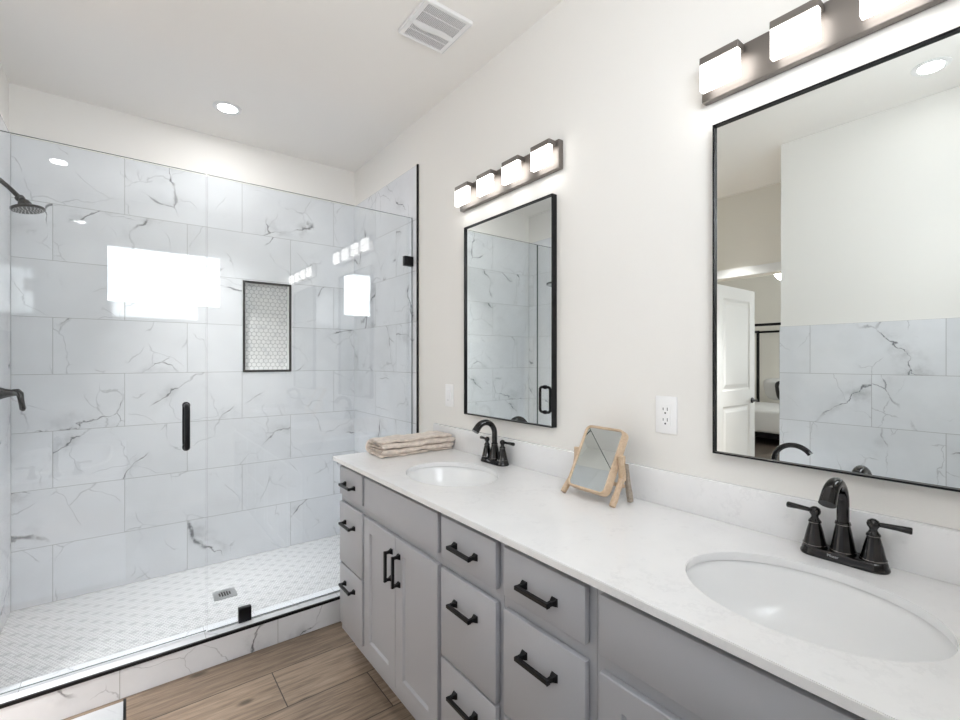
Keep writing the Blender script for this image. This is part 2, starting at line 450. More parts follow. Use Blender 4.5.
# niche
niche = struct(tiles('niche', M['hex'], (0, BY+.088, 0), (1, 0, 0), (0, 0, 1), NX0, NX1, NZ0, NZ1, [], lambda r: [], .006, (), wall_back))
def niche_lining():
    bm = bmesh.new(); e = .004
    us = [NX0-.0, NX0+.008, NX1-.008, NX1]; vs = [NZ0, NZ0+.008, NZ1-.008, NZ1]
    for b in ((NX0, NX0+e, NZ0, NZ1), (NX1-e, NX1, NZ0, NZ1), (NX0+e, NX1-e, NZ0, NZ0+e), (NX0+e, NX1-e, NZ1-e, NZ1)):
        box(bm, b[0], b[1], BY+.004, BY+.088, b[2], b[3])
    bmesh.ops.remove_doubles(bm, verts=bm.verts, dist=1e-5)
    return struct(finish(bm, 'niche_lining', M['porcelain'], wall_back))
niche_lining()
def ringframe(name, m, parent, O, U, V, Nn, u0, u1, v0, v1, w, d, bev=0.0015):
    """rectangular picture-frame ring: outer u0..u1 x v0..v1, bar width w, from O to O+Nn*d"""
    O, U, V, Nn = Vector(O), Vector(U), Vector(V), Vector(Nn); bm = bmesh.new()
    out = [(u0, v0), (u1, v0), (u1, v1), (u0, v1)]; inn = [(u0+w, v0+w), (u1-w, v0+w), (u1-w, v1-w), (u0+w, v1-w)]
    g = lambda p, k: bm.verts.new(O + U*p[0] + V*p[1] + Nn*(d*k))
    a = [g(p, 0) for p in out]; b = [g(p, 1) for p in out]; c = [g(p, 1) for p in inn]; e = [g(p, 0) for p in inn]
    for i in range(4):
        j = (i+1) % 4
        for q in ((a, b), (b, c), (c, e), (e, a)): bm.faces.new((q[0][i], q[0][j], q[1][j], q[1][i]))
    if bev: bmesh.ops.bevel(bm, geom=list(bm.edges), offset=bev, segments=1, affect='EDGES')
    return finish(bm, name, m, parent)
struct(ringframe('niche_edging', M['black'], wall_back, (0, BY+.004, 0), (1, 0, 0), (0, 0, 1), (0, -1, 0), NX0-.002, NX1+.002, NZ0-.002, NZ1+.002, .0145, .008, .001))

# shower floor, curb, drain
SFZ = T0
shower_floor = struct(slab('floor_shower', M['mosaic'], (0, 0, SFZ), (1, 0, 0), (0, 1, 0), (0, 0, -.09), [LX, WX-.006], [2.45, BY]))
CT = .129
curb = struct(mkbox('trim_3', M['porcelain'], None, LX-.02, WX-.001, 2.348, 2.462, -.02, CT-.004))
struct(tiles('curb_face', M['marble'], (0, 2.341, 0), (1, 0, 0), (0, 0, 1), LX-.02, WX-.011, 0, CT-.012, [], lambda r: [-.023+TL*k for k in range(-2, 4)], .008, (), curb))
struct(tiles('curb_top', M['marble'], (0, 0, CT), (1, 0, 0), (0, 1, 0), LX, WX-.006, 2.350, 2.464, [], lambda r: [-.32+TL*k for k in range(-2, 4)], .006, (), curb))
struct(mkbox('curb_edging', M['black'], curb, LX-.0, WX-.011, 2.338, 2.350, CT-.012, CT+.0008, .001, 1))
def floor_drain():
    e = empty('floor_drain', (.42, 2.818, SFZ), 'square stainless shower drain set in the pale mosaic floor', 'drain')
    bm = bmesh.new(); x0, x1, y0, y1, z = .366, .474, 2.764, 2.872, SFZ+.0025
    slots = [.396+.012*k for k in range(5)]
    us = [x0] + [q for s in slots for q in (s-.0042, s+.0042)] + [x1]; hh = [.016, .024, .024, .024, .016]
    vs = [y0, 2.790, 2.799, 2.838, 2.847, y1]
    def solid(i, j):
        if i % 2 == 0: return True
        k = i//2
        return not (j == 2 or (j in (1, 3) and 0 < k < 4))
    bm.free()
    o = slab('drain_grate', M['steel'], (0, 0, SFZ+.0005), (1, 0, 0), (0, 1, 0), (0, 0, .003), us, vs, solid)
    o.parent = e; o.matrix_parent_inverse = Matrix.Translation(e.location).inverted()
    mkbox('drain_well', M['slot'], e, x0+.006, x1-.006, y0+.006, y1-.006, SFZ+.0001, SFZ+.0010)
floor_drain()

# window behind the camera
window = struct(ringframe('window_1', M['white'], None, (0, FY+.004, 0), (1, 0, 0), (0, 0, 1), (0, -1, 0), WNX0+.001, WNX1-.001, WNZ0+.001, WNZ1-.001, .022, .085))
struct(mkbox('pane', M['pane'], window, WNX0+.02, WNX1-.02, FY-.052, FY-.048, WNZ0+.02, WNZ1-.02))

# ------------------------------------------------------------------ hall door and bedroom (seen in the big mirror)
casing = struct(ringframe('trim_4', M['white'], None, (-1.43, 0, 0), (0, 1, 0), (0, 0, 1), (1, 0, 0), DY0-.07, DY1+.07, -.09, DZ+.072, .072, .018, .002))
def door():
    x0, x1, y0, y1, z0, z1 = -2.345, -1.555, 1.985, 2.02, .012, 2.045
    st = .115; us = [x0, x0+st, x1-st, x1]; vs = [z0, z0+.22, .93, 1.07, z1-.115, z1]
    o = slab('door_1', M['white'], (0, y0, 0), (1, 0, 0), (0, 0, 1), (0, y1-y0, 0), us, vs, lambda i, j: not (i == 1 and j in (1, 3)))
    struct(o)
    for a, b in ((vs[1], vs[2]), (vs[3], vs[4])):
        bm = bmesh.new(); X0, X1 = us[1], us[2]
        rings = []
        for ins, yy in ((0, y0+.001), (.018, y0+.010), (.030, y0+.010), (.060, y0+.003)):
            rings.append([bm.verts.new(p) for p in ((X0+ins, yy, a+ins), (X1-ins, yy, a+ins), (X1-ins, yy, b-ins), (X0+ins, yy, b-ins))])
        rb = [bm.verts.new((v.co.x, y1-.006, v.co.z)) for v in rings[0]]
        for p, q in list(zip(rings, rings[1:])) + [(rb, rings[0])]:
            for i in range(4): bm.faces.new((p[i], p[(i+1) % 4], q[(i+1) % 4], q[i]))
        bm.faces.new(rings[-1]); bm.faces.new(rb)
        finish(bm, 'door_panel', M['white'], o)
    bm = bmesh.new(); hx, hz = x0+.065, .96
    lathe(bm, [(.027, 0), (.027, .008), (.010, .012), (.010, .045)], (hx, y0, hz), (0, -1, 0), 20)
    tube(bm, [(hx-.005, y0-.045, hz), (hx+.05, y0-.048, hz), (hx+.105, y0-.044, hz)], [.009, .008, .007], 10)
    finish(bm, 'door_handle', M['black'], o, 40)
door()
BXF = -7.6
wall_bedroom = struct(slab('wall_bedroom', M['bedwall'], (BXF, 0, 0), (0, 1, 0), (0, 0, 1), (-.1, 0, 0), [-1.2, 5.4], [-.05, BZ]))
struct(slab('wall_bedroom_left', M['bedwall'], (0, 5.3, 0), (1, 0, 0), (0, 0, 1), (0, .1, 0), [BXF, -1.55], [-.05, BZ]))
struct(slab('wall_bedroom_right', M['bedwall'], (0, -1.1, 0), (1, 0, 0), (0, 0, 1), (0, -.1, 0), [BXF, -6.4, -4.4, -1.55], [-.05, .9, 2.3, BZ], lambda i, j: not (i == 1 and j == 1)))  # opening added to let light onto the open door and bedroom
struct(slab('wall_bedroom_front', M['bedwall'], (-1.55, 0, 0), (0, 1, 0), (0, 0, 1), (.1, 0, 0), [2.6, 5.4], [-.05, BZ]))
struct(slab('wall_bedroom_side', M['bedwall'], (-1.55, 0, 0), (0, 1, 0), (0, 0, 1), (.1, 0, 0), [-1.2, 0.0], [-.05, BZ]))
struct(slab('floor_bedroom', M['darkfloor'], (0, 0, 0), (1, 0, 0), (0, 1, 0), (0, 0, -.05), [BXF-.1, -1.551], [-1.2, 5.4]))
struct(slab('ceiling_bedroom', M['ceiling'], (0, 0, BZ), (1, 0, 0), (0, 1, 0), (0, 0, .08), [BXF-.1, -1.551], [-1.2, 5.4]))

def puff(bm, c, ax, ay, az, n=14, m=10, sq=.5):
    """soft cushion: superellipsoid with half axes vectors"""
    c, ax, ay, az = map(Vector, (c, ax, ay, az)); rows = []
    sp = lambda v, e: math.copysign(abs(v)**e, v)
    for j in range(m+1):
        ph = -PI/2 + PI*j/m; row = []
        for i in range(n*2):
            th = PI*i/n
            row.append(bm.verts.new(c + ax*(sp(math.cos(ph), .8)*sp(math.cos(th), sq)) + ay*(sp(math.cos(ph), .8)*sp(math.sin(th), sq)) + az*sp(math.sin(ph), 1.0)))
        rows.append(row)
    for a, b in zip(rows, rows[1:]):
        for i in range(n*2): bm.faces.new((a[i], a[(i+1) % (2*n)], b[(i+1) % (2*n)], b[i]))
    bmesh.ops.remove_doubles(bm, verts=bm.verts, dist=1e-4)
def bed():
    x0, x1, y0, y1 = -7.45, -5.36, 2.15, 3.95
    e = empty('canopy_bed', ((x0+x1)/2, (y0+y1)/2, 0), 'black canopy bed made up in white, seen through the doorway', 'bed')
    for x in (x0, x1):
        for y in (y0, y1): mkbox('post', M['black'], e, x-.022, x+.022, y-.022, y+.022, 0, 1.95, .003)
    for y in (y0, y1): mkbox('canopy_rail', M['black'], e, x0+.022, x1-.022, y-.018, y+.018, 1.90, 1.94, .003)
    for x in (x0, x1): mkbox('canopy_rail', M['black'], e, x-.018, x+.018, y0+.022, y1-.022, 1.90, 1.94, .003)
    mkbox('base', M['black'], e, x0+.03, x1-.03, y0+.03, y1-.03, .12, .30, .01)
    mkbox('mattress', M['linen'], e, x0+.04, x1-.03, y0+.03, y1-.03, .301, .52, .04, 4)
    mkbox('duvet', M['linen'], e, x0+.55, x1-.005, y0-.01, y1+.01, .20, .565, .05, 4)
bed()
def pillow(loc, ax, ay, az, m, label):
    bm = bmesh.new(); puff(bm, loc, ax, ay, az)
    tag(finish(bm, 'pillow', m, None, 60), label, 'pillow', 'pillows on the bed')
pillow((-7.22, 3.42, .80), (0, .33, 0), (.09, 0, .215), (.075, 0, -.03), M['linen'], 'white bed pillow leaning at the head of the canopy bed')
pillow((-7.02, 3.24, .78), (0, .24, 0), (.08, 0, .20), (.06, 0, -.024), M['pillowdark'], 'dark throw pillow leaning between the white bed pillows')
pillow((-6.84, 3.08, .78), (0, .27, 0), (.08, 0, .20), (.06, 0, -.024), M['linen'], 'white front pillow leaning against the dark pillow on the bed')
def fan():
    fx, fy = -3.30, 2.02
    e = empty('ceiling_fan', (fx, fy, BZ), 'white bedroom ceiling fan with lit bowl and pull chain', 'ceiling fan')
    bm = bmesh.new(); lathe(bm, [(.065, BZ-CZ), (.065, BZ-CZ-.05), (.013, BZ-CZ-.06), (.013, -.20), (.09, -.21), (.10, -.28), (.06, -.33)], (fx, fy, CZ), (0, 0, 1), 24)
    finish(bm, 'motor_housing', M['white'], e, 40)
    bm = bmesh.new(); lathe(bm, [(.06, -.33), (.125, -.36), (.125, -.42), (.085, -.475), (.0, -.49)], (fx, fy, CZ), (0, 0, 1), 24)
    finish(bm, 'light_bowl', M['bowl'], e, 40)
    for k in range(5):
        a = 2*PI*k/5+.3; d = Vector((math.cos(a), math.sin(a), 0)); s = Vector((-d.y, d.x, .12)).normalized()
        bm = bmesh.new(); c = Vector((fx, fy, CZ-.27)); P = []
        for r, w in ((.10, .02), (.18, .055), (.58, .075), (.64, .06), (.66, .03)):
            for sg in (-1, 1): P.append(c + d*r + s*(w*sg))
        lo = [bm.verts.new(p) for p in P]; hi = [bm.verts.new(p+Vector((0, 0, .007))) for p in P]
        for i in range(0, 8, 2):
            bm.faces.new((lo[i], lo[i+1], lo[i+3], lo[i+2])); bm.faces.new((hi[i], hi[i+1], hi[i+3], hi[i+2]))
            bm.faces.new((lo[i], lo[i+2], hi[i+2], hi[i])); bm.faces.new((lo[i+1], lo[i+3], hi[i+3], hi[i+1]))
        bm.faces.new((lo[0], lo[1], hi[1], hi[0])); bm.faces.new((lo[8], lo[9], hi[9], hi[8]))
        finish(bm, 'blade', M['white'], e)
    bm = bmesh.new(); tube(bm, [(fx+.07, fy+.02, CZ-.47), (fx+.07, fy+.02, CZ-.70)], .002, 6)
    lathe(bm, [(.001, 0), (.012, -.008), (.012, -.022), (.001, -.03)], (fx+.07, fy+.02, CZ-.70), (0, 0, 1), 12)
    finish(bm, 'pull_chain', M['black'], e)
fan()

# ------------------------------------------------------------------ tiled tub deck by the camera
def tub():
    ze = .665; x0, x1, y0, y1 = -.706, -.006, FY+.002, 1.186
    e = empty('tub_surround', ((x0+x1)/2, (y0+y1)/2, 0), 'marble tiled tub deck with black metal edging beside the shower curb', 'bathtub')
    # opening of the tub
    cx, cy, a, b = (x0+x1)/2, .40, .26, .52; n = 48; bm = bmesh.new()
    L1 = bm.loops.layers.uv.new('vein'); L2 = bm.loops.layers.uv.new('cell_low'); L3 = bm.loops.layers.uv.new('cell_high')
    angs = sorted({2*PI*i/n for i in range(n)} | {math.atan2(y-cy, x-cx) % (2*PI) for x in (x0, x1) for y in (y0, y1)})
    inn, out = [], []
    for t in angs:
        c, s = math.cos(t), math.sin(t)
        sp = lambda v: math.copysign(abs(v)**.55, v)
        inn.append(bm.verts.new((cx+a*sp(c), cy+b*sp(s), ze)))
        k = min([(q-cx)/c for q in (x0, x1) if abs(c) > 1e-6 and (q-cx)/c > 0] + [(q-cy)/s for q in (y0, y1) if abs(s) > 1e-6 and (q-cy)/s > 0])
        out.append(bm.verts.new((cx+c*k, cy+s*k, ze)))
    low = [bm.verts.new((v.co.x, v.co.y, 0)) for v in out]
    inl = [bm.verts.new((v.co.x, v.co.y, ze-.05)) for v in inn]
    m = len(angs)
    for i in range(m):
        j = (i+1) % m
        for q in ((inn[i], inn[j], out[j], out[i]), (out[i], out[j], low[j], low[i]), (inn[i], inn[j], inl[j], inl[i])):
            f = bm.faces.new(q)
            for lp in f.loops:
                p = lp.vert.co; lp[L1].uv = (p.x + 3.1 + p.z*.3, p.y + 1.35 + p.z); lp[L2].uv = (.1, .1); lp[L3].uv = (.1, .1)
    finish(bm, 'tiled_deck', M['marble'], e)
    bm = bmesh.new(); rings = []
    for s_, z in ((1.05, ze+.001), (1.04, ze+.012), (.99, ze+.014), (.95, ze-.01), (.88, ze-.20), (.80, ze-.38), (.70, ze-.43), (.2, ze-.44)):
        rings.append([bm.verts.new((cx+(v[0]-cx)*s_, cy+(v[1]-cy)*s_, z)) for v in [(q.co.x, q.co.y) for q in []] or [(cx+a*math.copysign(abs(math.cos(t))**.55, math.cos(t)), cy+b*math.copysign(abs(math.sin(t))**.55, math.sin(t))) for t in angs]])
    for p, q in zip(rings, rings[1:]):
        for i in range(m): bm.faces.new((p[i], p[(i+1) % m], q[(i+1) % m], q[i]))
    bm.faces.new(rings[-1])
    finish(bm, 'basin', M['porcelain'], e, 50)
    mkbox('edging', M['black'], e, x1, x1+.005, y0, y1+.004, ze-.006, ze+.0015)
tub()

def tub_filler():
    x, y, z = -.34, 1.085, .6655
    e = empty('tub_filler', (x, y, z), 'black arched tub spout on the tub deck, reflected low in the large mirror', 'faucet')
    bm = bmesh.new(); lathe(bm, [(.030, 0), (.030, .006), (.020, .020), (.015, .045)], (x, y, z), (0, 0, 1), 24)
    R_ = .100
    pts = [(x, y, z+.03), (x, y, z+.10)] + arcpts((x, y-R_, z+.112), (0, 1, 0), (0, 0, 1), R_, 0, PI*.80, 18)
    tube(bm, pts, .0145, 16); finish(bm, 'spout', M['bronze'], e, 50)
    for s_ in (1, -1):
        bm = bmesh.new(); c = (x+s_*.10, y, z)
        lathe(bm, [(.024, 0), (.024, .006), (.014, .03), (.011, .055), (.014, .07), (.006, .078)], c, (0, 0, 1), 20)
        tube(bm, [(c[0], y, z+.066), (c[0]+s_*.035, y, z+.070), (c[0]+s_*.07, y, z+.069)], [.005, .006, .007], 10)
        finish(bm, 'handle', M['bronze'], e, 50)
tub_filler()

# ------------------------------------------------------------------ ceiling fittings
def downlight(x, y, watts, label):
    e = empty('recessed_light', (x, y, CZ), label, 'ceiling light', 'recessed ceiling lights')
    bm = bmesh.new(); lathe(bm, [(.048, -.0005), (.048, -.004), (.056, -.007), (.072, -.003), (.072, -.0005)], (x, y, CZ), (0, 0, 1), 40, False)
    finish(bm, 'trim_ring', M['white'], e, 40)
    bm = bmesh.new(); lathe(bm, [(.0475, -.001), (.0475, -.0035)], (x, y, CZ), (0, 0, 1), 40)
    finish(bm, 'lens', M['lens'], e)
    area('recessed_lamp', (x, y, CZ-.012), (0, 0, 0), .09, .09, watts*.25, (1, .992, .98), 'DISK')
    area('recessed_beam', (x, y, CZ-.011), (0, 0, 0), .09, .09, watts*.54, (1, .992, .98), 'DISK', math.radians(60))
downlight(.442, 2.877, DOWN_W, 'recessed ceiling light over the shower')
downlight(-.38, .43, TUB_W, 'recessed ceiling light over the tub, seen in the large mirror')
area('hall_fill', (-1.05, 1.75, CZ-.03), (0, 0, 0), .12, .12, HALL_FILL_W, (1, .98, .96), 'DISK', math.radians(62))  # fill added to brighten the passage and cabinets, no fitting here

def vent():
    x0, x1, y0, y1 = .908, 1.132, 1.522, 1.752
    e = empty('ceiling_vent', ((x0+x1)/2, (y0+y1)/2, CZ), 'white square bathroom exhaust fan grille on the ceiling', 'vent')
    z = CZ-.016
    # slotted cover
    n = 27; us = [x0+.004]; a, b = x0+.022, x1-.022
    for k in range(n):
        p = a + (b-a)*k/n; us += [p, p+(b-a)/n*.55]
    us += [x1-.004]
    ym = (y0+y1)/2
    vs = [y0+.004, y0+.020, ym-.052, ym-.016, ym+.016, ym+.052, y1-.020, y1-.004] 
    def solid(i, j):
        if i % 2 == 0: return True
        if j in (1, 5): return False
        k = (i-1)/2/n
        arc = abs(k-.5)*2
        if j in (2, 4): return arc < .0
        return True
    vs = [y0+.004, y0+.014, y0+.060, y0+.063, ym+.004, ym+.030, ym+.058, ym+.061, y1-.012, y1-.004]
    def solid(i, j):
        if i % 2 == 0: return True
        return j not in (1, 3, 5, 7)
    o = slab('cover', M['white'], (0, 0, z), (1, 0, 0), (0, 1, 0), (0, 0, .004), us, vs, solid)
    o.parent = e; o.matrix_parent_inverse = Matrix.Translation(e.location).inverted()
    ringframe('rim', M['white'], e, (0, 0, CZ-.0005), (1, 0, 0), (0, 1, 0), (0, 0, -1), x0, x1, y0, y1, .006, .017, .002)
    mkbox('duct', M['grille'], e, x0+.007, x1-.007, y0+.007, y1-.007, CZ-.004, CZ-.001)
    bm = bmesh.new(); P = []
    for i in range(21):
        t = i/20; w = .009 + .009*math.sin(PI*t); yc = ym+.017 + .006*math.sin(2*PI*t)
        x = x0+.016 + (x1-x0-.032)*t; P.append([bm.verts.new((x, yc-w, z-.0005)), bm.verts.new((x, yc, z-.004)), bm.verts.new((x, yc+w, z-.0005))])
    for p, q in zip(P, P[1:]):
        for k in (0, 1): bm.faces.new((p[k], q[k], q[k+1], p[k+1]))
    finish(bm, 'curved_band', M['white'], e, 60)
vent()

# ------------------------------------------------------------------ shower glass and fittings
def glasspanel(name, parent, x0, x1, z0, z1, y=GY, t=.009):
    bm = bmesh.new(); box(bm, x0, x1, y-t/2, y+t/2, z0, z1)
    bm.normal_update()
    for f in bm.faces:
        f.material_index = 0 if abs(f.normal.y) > .9 else 1
    return finish(bm, name, [M['glass'], M['edge']], parent)
GZ = CAM_Z + .838
gp = empty('glass_panel', (.81, GY, CT), 'fixed clear glass shower panel clipped between curb and right wall', 'glass panel')
glasspanel('pane', gp, .2885, WX-.010, CT+.004, GZ)
mkbox('clip', M['black'], gp, .414, .468, GY-.014, GY+.014, CT+.0005, CT+.066, .002)
mkbox('clip', M['black'], gp, WX-.064, WX-.0065, GY-.014, GY+.014, CAM_Z+.552, CAM_Z+.608, .002)
struct(mkbox('trim_5', M['steel'], None, .30, WX-.012, GY-.006, GY+.006, CT+.0006, CT+.0036))
gd = empty('shower_door', (-.09, GY, CT), 'frameless clear glass shower door with black pull handle', 'shower door')
glasspanel('pane', gd, LX+.006, .2835, CT+.010, GZ)
def pull():
    bm = bmesh.new(); x = .207; z0, z1 = CAM_Z-.385, CAM_Z-.200
    for s in (-1, 1):
        off = .052; r = .022; y0 = GY + s*.0045; y1 = GY + s*off
        pts = [Vector((x, y0, z0))] + arcpts((x, y1-s*r, z0+r), (0, 0, -1), (0, s, 0), r, 0, PI/2, 6) + arcpts((x, y1-s*r, z1-r), (0, s, 0), (0, 0, 1), r, 0, PI/2, 6) + [Vector((x, y0, z1))]
        b2 = bmesh.new(); tube(b2, pts, .0105, 14)
        for z in (z0, z1): lathe(b2, [(.015, 0), (.015, .005)], (x, y0, z), (0, s, 0), 16)
        finish(b2, 'pull_handle', M['black'], gd, 40)
    bm.free()
pull()
for z in (.45, 1.85):
    mkbox('hinge', M['black'], gd, LX+.0005, LX+.062, GY-.016, GY+.016, z-.045, z+.045, .003)

def shower_head():
    w = LX; y = 2.85
    e = empty('wall_shower', (w, y, 2.10), 'black round shower head on angled arm, at the left shower wall', 'shower head')
    tip = Vector((-.352, y, CAM_Z+.680)); 
    d = Vector((.55, -.12, -.82)).normalized()
    a = tip - d*.050
    bm = bmesh.new()
    pts = [(w-.004, y, 2.165), (w+.025, y, 2.165), (w+.045, y, 2.158), tuple(a - d*.02), tuple(a)]
    tube(bm, [(w-.002, y, 2.150), (w+.012, y, 2.150), (w+.026, y, 2.143), (w+.055, y, 2.115), tuple(a)], .0095, 14)
    finish(bm, 'arm', M['bronze'], e, 60)
    bm = bmesh.new(); lathe(bm, [(.030, 0), (.030, .004), (.016, .010)], (w, y, 2.150), (1, 0, 0), 24); finish(bm, 'wall_flange', M['bronze'], e, 40)
    bm = bmesh.new(); lathe(bm, [(.012, -.004), (.017, 0), (.017, .012), (.014, .016), (.022, .026), (.024, .042), (.020, .046)], a, d, 24); finish(bm, 'ball_joint', M['bronze'], e, 40)
    hd = Vector((.17, -.06, -.98)).normalized()
    bm = bmesh.new(); lathe(bm, [(.016, -.012), (.026, -.010), (.052, .001), (.0585, .005), (.0585, .011), (.055, .0145)], tip, hd, 40); o = finish(bm, 'head', M['bronze'], e, 40)
    bm = bmesh.new(); u, v = basis(hd)
    for r, n in ((.010, 6), (.020, 10), (.030, 14), (.040, 18), (.049, 22)):
        for k in range(n):
            c = tip + hd*.0146 + (u*math.cos(2*PI*k/n) + v*math.sin(2*PI*k/n))*r
            lathe(bm, [(.0026, -.001), (.0018, .0022)], c, hd, 6)
    nz = finish(bm, 'spray_nozzles', M['steel'], e); nz['kind'] = 'stuff'
shower_head()
def valve():
    w = LX; y = 2.85; z = CAM_Z-.145
    e = empty('shower_valve', (w, y, z), 'black shower valve lever on the left tiled wall', 'shower valve')
    bm = bmesh.new(); lathe(bm, [(.078, 0), (.078, .004), (.070, .010), (.034, .014)], (w, y, z), (1, 0, 0), 40); finish(bm, 'escutcheon', M['bronze'], e, 40)
    bm = bmesh.new()
    lathe(bm, [(.036, .010), (.030, .022), (.020, .045), (.0135, .070), (.012, .090), (.0105, .094)], (w, y, z), (1, 0, 0), 28)
    finish(bm, 'hub', M['bronze'], e, 50)
    bm = bmesh.new()
    tube(bm, [(w+.064, y, z+.006), (w+.082, y, z+.007), (w+.090, y-.002, z-.004), (w+.094, y-.006, z-.031), (w+.100, y-.010, z-.072), (w+.102, y-.011, z-.080)], [.010, .0125, .013, .0105, .0105, .005], 14)
    finish(bm, 'lever', M['bronze'], e, 60)
valve()

# ------------------------------------------------------------------ vanity
XF = .783; XC = .801; CB = .888; CTOP = .906
def pull_bar(parent, axis, y, z, x=XF, half=.0505, name='handle'):
    """black bar pull with flared feet; axis 'y' or 'z'"""
    bm = bmesh.new(); A = Vector((0, 1, 0)) if axis == 'y' else Vector((0, 0, 1)); B = Vector((0, 0, 1)) if axis == 'y' else Vector((0, 1, 0))
    c = Vector((x, y, z)); X = Vector((-1, 0, 0)); secs = []
    def ring(p, ha, hb, axa): return [bm.verts.new(p + axa*(ha*s) + B*(hb*t)) for s, t in ((-1, -1), (1, -1), (1, 1), (-1, 1))]
    def skin(rs):
        for a, b in zip(rs, rs[1:]):
            for i in range(4): bm.faces.new((a[i], a[(i+1) % 4], b[(i+1) % 4], b[i]))
        bm.faces.new(rs[0]); bm.faces.new(rs[-1])
    # one bent bar: foot, post, grip, post, foot
    rs = []
    for s in (1, -1):
        seq = [(0.0, .0090, .0090), (.003, .0090, .0090), (.012, .0050, .0054), (.0215, .0046, .0050)]
        part = [ring(c + A*(s*half) + X*h, a_, b_, A) for h, a_, b_ in seq]
        corner = [bm.verts.new(c + A*(s*(half + o)) + X*h + B*(.006*t)) for o, h, t in ((-.0052, .020, -1), (.0062, .032, -1), (.0062, .032, 1), (-.0052, .020, 1))]
        if s == 1: left = part
        else: right = part
    def bar():
        e = .0052
        vs = []
        for s in (-1, 1):
            vs.append([bm.verts.new(c + A*(s*(half+.0055)) + X*h + B*(e*t)) for h, t in ((.0212, -1), (.0315, -1), (.0315, 1), (.0212, 1))])
        skin(vs)
    for v in [q for q in bm.verts if not q.link_faces]: pass
    skin(left); skin(right); bar()
    bmesh.ops.delete(bm, geom=[v for v in bm.verts if not v.link_faces], context='VERTS')
    es = [e for e in bm.edges if e.is_manifold and e.calc_face_angle(0) > .6]
    bmesh.ops.bevel(bm, geom=es, offset=.0009, segments=1, affect='EDGES')
    return finish(bm, name, M['black'], parent)
def tray(name, m, parent, x0, x1, y0, y1, z0, z1, t):
    """open-topped box"""
    bm = bmesh.new()
    r = lambda i, z: [bm.verts.new(p) for p in ((x0+i, y0+i, z), (x1-i, y0+i, z), (x1-i, y1-i, z), (x0+i, y1-i, z))]
    a, b, c, d = r(0, z0), r(0, z1), r(t, z1), r(t, z0+t)
    for p, q in ((a, b), (b, c), (c, d)):
        for i in range(4): bm.faces.new((p[i], p[(i+1) % 4], q[(i+1) % 4], q[i]))
    bm.faces.new(a); bm.faces.new(d)
    return finish(bm, name, m, parent)
def front(parent, name, y0, y1, z0, z1):
    return mkbox(name, M['grey'], parent, XF, XC-.0015, y0, y1, z0, z1, .0022, 2)
def shaker(parent, y0, y1, z0, z1, hand):
    st = .056
    bm = bmesh.new(); rings = []
    x1 = XC-.0015
    def rg(x, i): return [bm.verts.new(p) for p in ((x, y0+i, z0+i), (x, y1-i, z0+i), (x, y1-i, z1-i), (x, y0+i, z1-i))]
    rs = [rg(x1, 0), rg(XF+.002, 0), rg(XF, .002), rg(XF, st-.002), rg(XF+.008, st+.004), rg(x1, st+.004)]
    for a, b in zip(rs, rs[1:]+rs[:1]):
        for i in range(4): bm.faces.new((a[i], a[(i+1) % 4], b[(i+1) % 4], b[i]))
    d = finish(bm, 'door', M['grey'], parent)
    mkbox('door_panel', M['grey'], d, XF+.0078, x1-.001, y0+st+.002, y1-st-.002, z0+st+.002, z1-st-.002)
    pull_bar(d, 'z', hand, .596)
    return d
ZR = [(.744, .871), (.436, .709), (.153, .428)]
def carcass(e, y0, y1):
    tray('carcass', M['grey'], e, XC, WX-.003, y0+.0006, y1-.0006, .105, CB-.001, .016)
    mkbox('toe_kick', M['grey'], e, XC+.065, XC+.080, y0+.0006, y1-.0006, 0, .105)
def drawers(y0, y1, dy0, dy1, label):
    e = empty('drawer_cabinet', ((XC+WX)/2, (y0+y1)/2, 0), label, 'cabinet', 'vanity drawer cabinets')
    carcass(e, y0, y1)
    for (a, b), hz in zip(ZR, (.802, .628, .353)):
        d = front(e, 'drawer', dy0, dy1, a, b); pull_bar(d, 'y', (dy0+dy1)/2+.004, hz)
def sinkbase(y0, y1, dy0, dy1, seam, label):
    e = empty('sink_cabinet', ((XC+WX)/2, (y0+y1)/2, 0), label, 'cabinet', 'vanity sink cabinets')
    carcass(e, y0, y1)
    front(e, 'false_front', dy0, dy1, ZR[0][0], ZR[0][1])
    shaker(e, seam+.0015, dy1, ZR[2][0], .708, seam+.030)
    shaker(e, dy0, seam-.0015, ZR[2][0], .708, seam-.030)
drawers(1.824, 2.108, 1.837, 2.088, 'grey three-drawer vanity cabinet at the shower end')
sinkbase(1.2325, 1.824, 1.244, 1.813, 1.532, 'grey two-door vanity cabinet under the far sink')
drawers(.936, 1.2325, .952, 1.222, 'grey three-drawer vanity cabinet just right of the two doors below the far sink')
drawers(.630, .936, .649, .919, 'grey three-drawer vanity cabinet just left of the near sink cabinet')
sinkbase(.046, .630, .060, .611, .335, 'grey vanity cabinet under the near sink, cut off by the photo bottom')

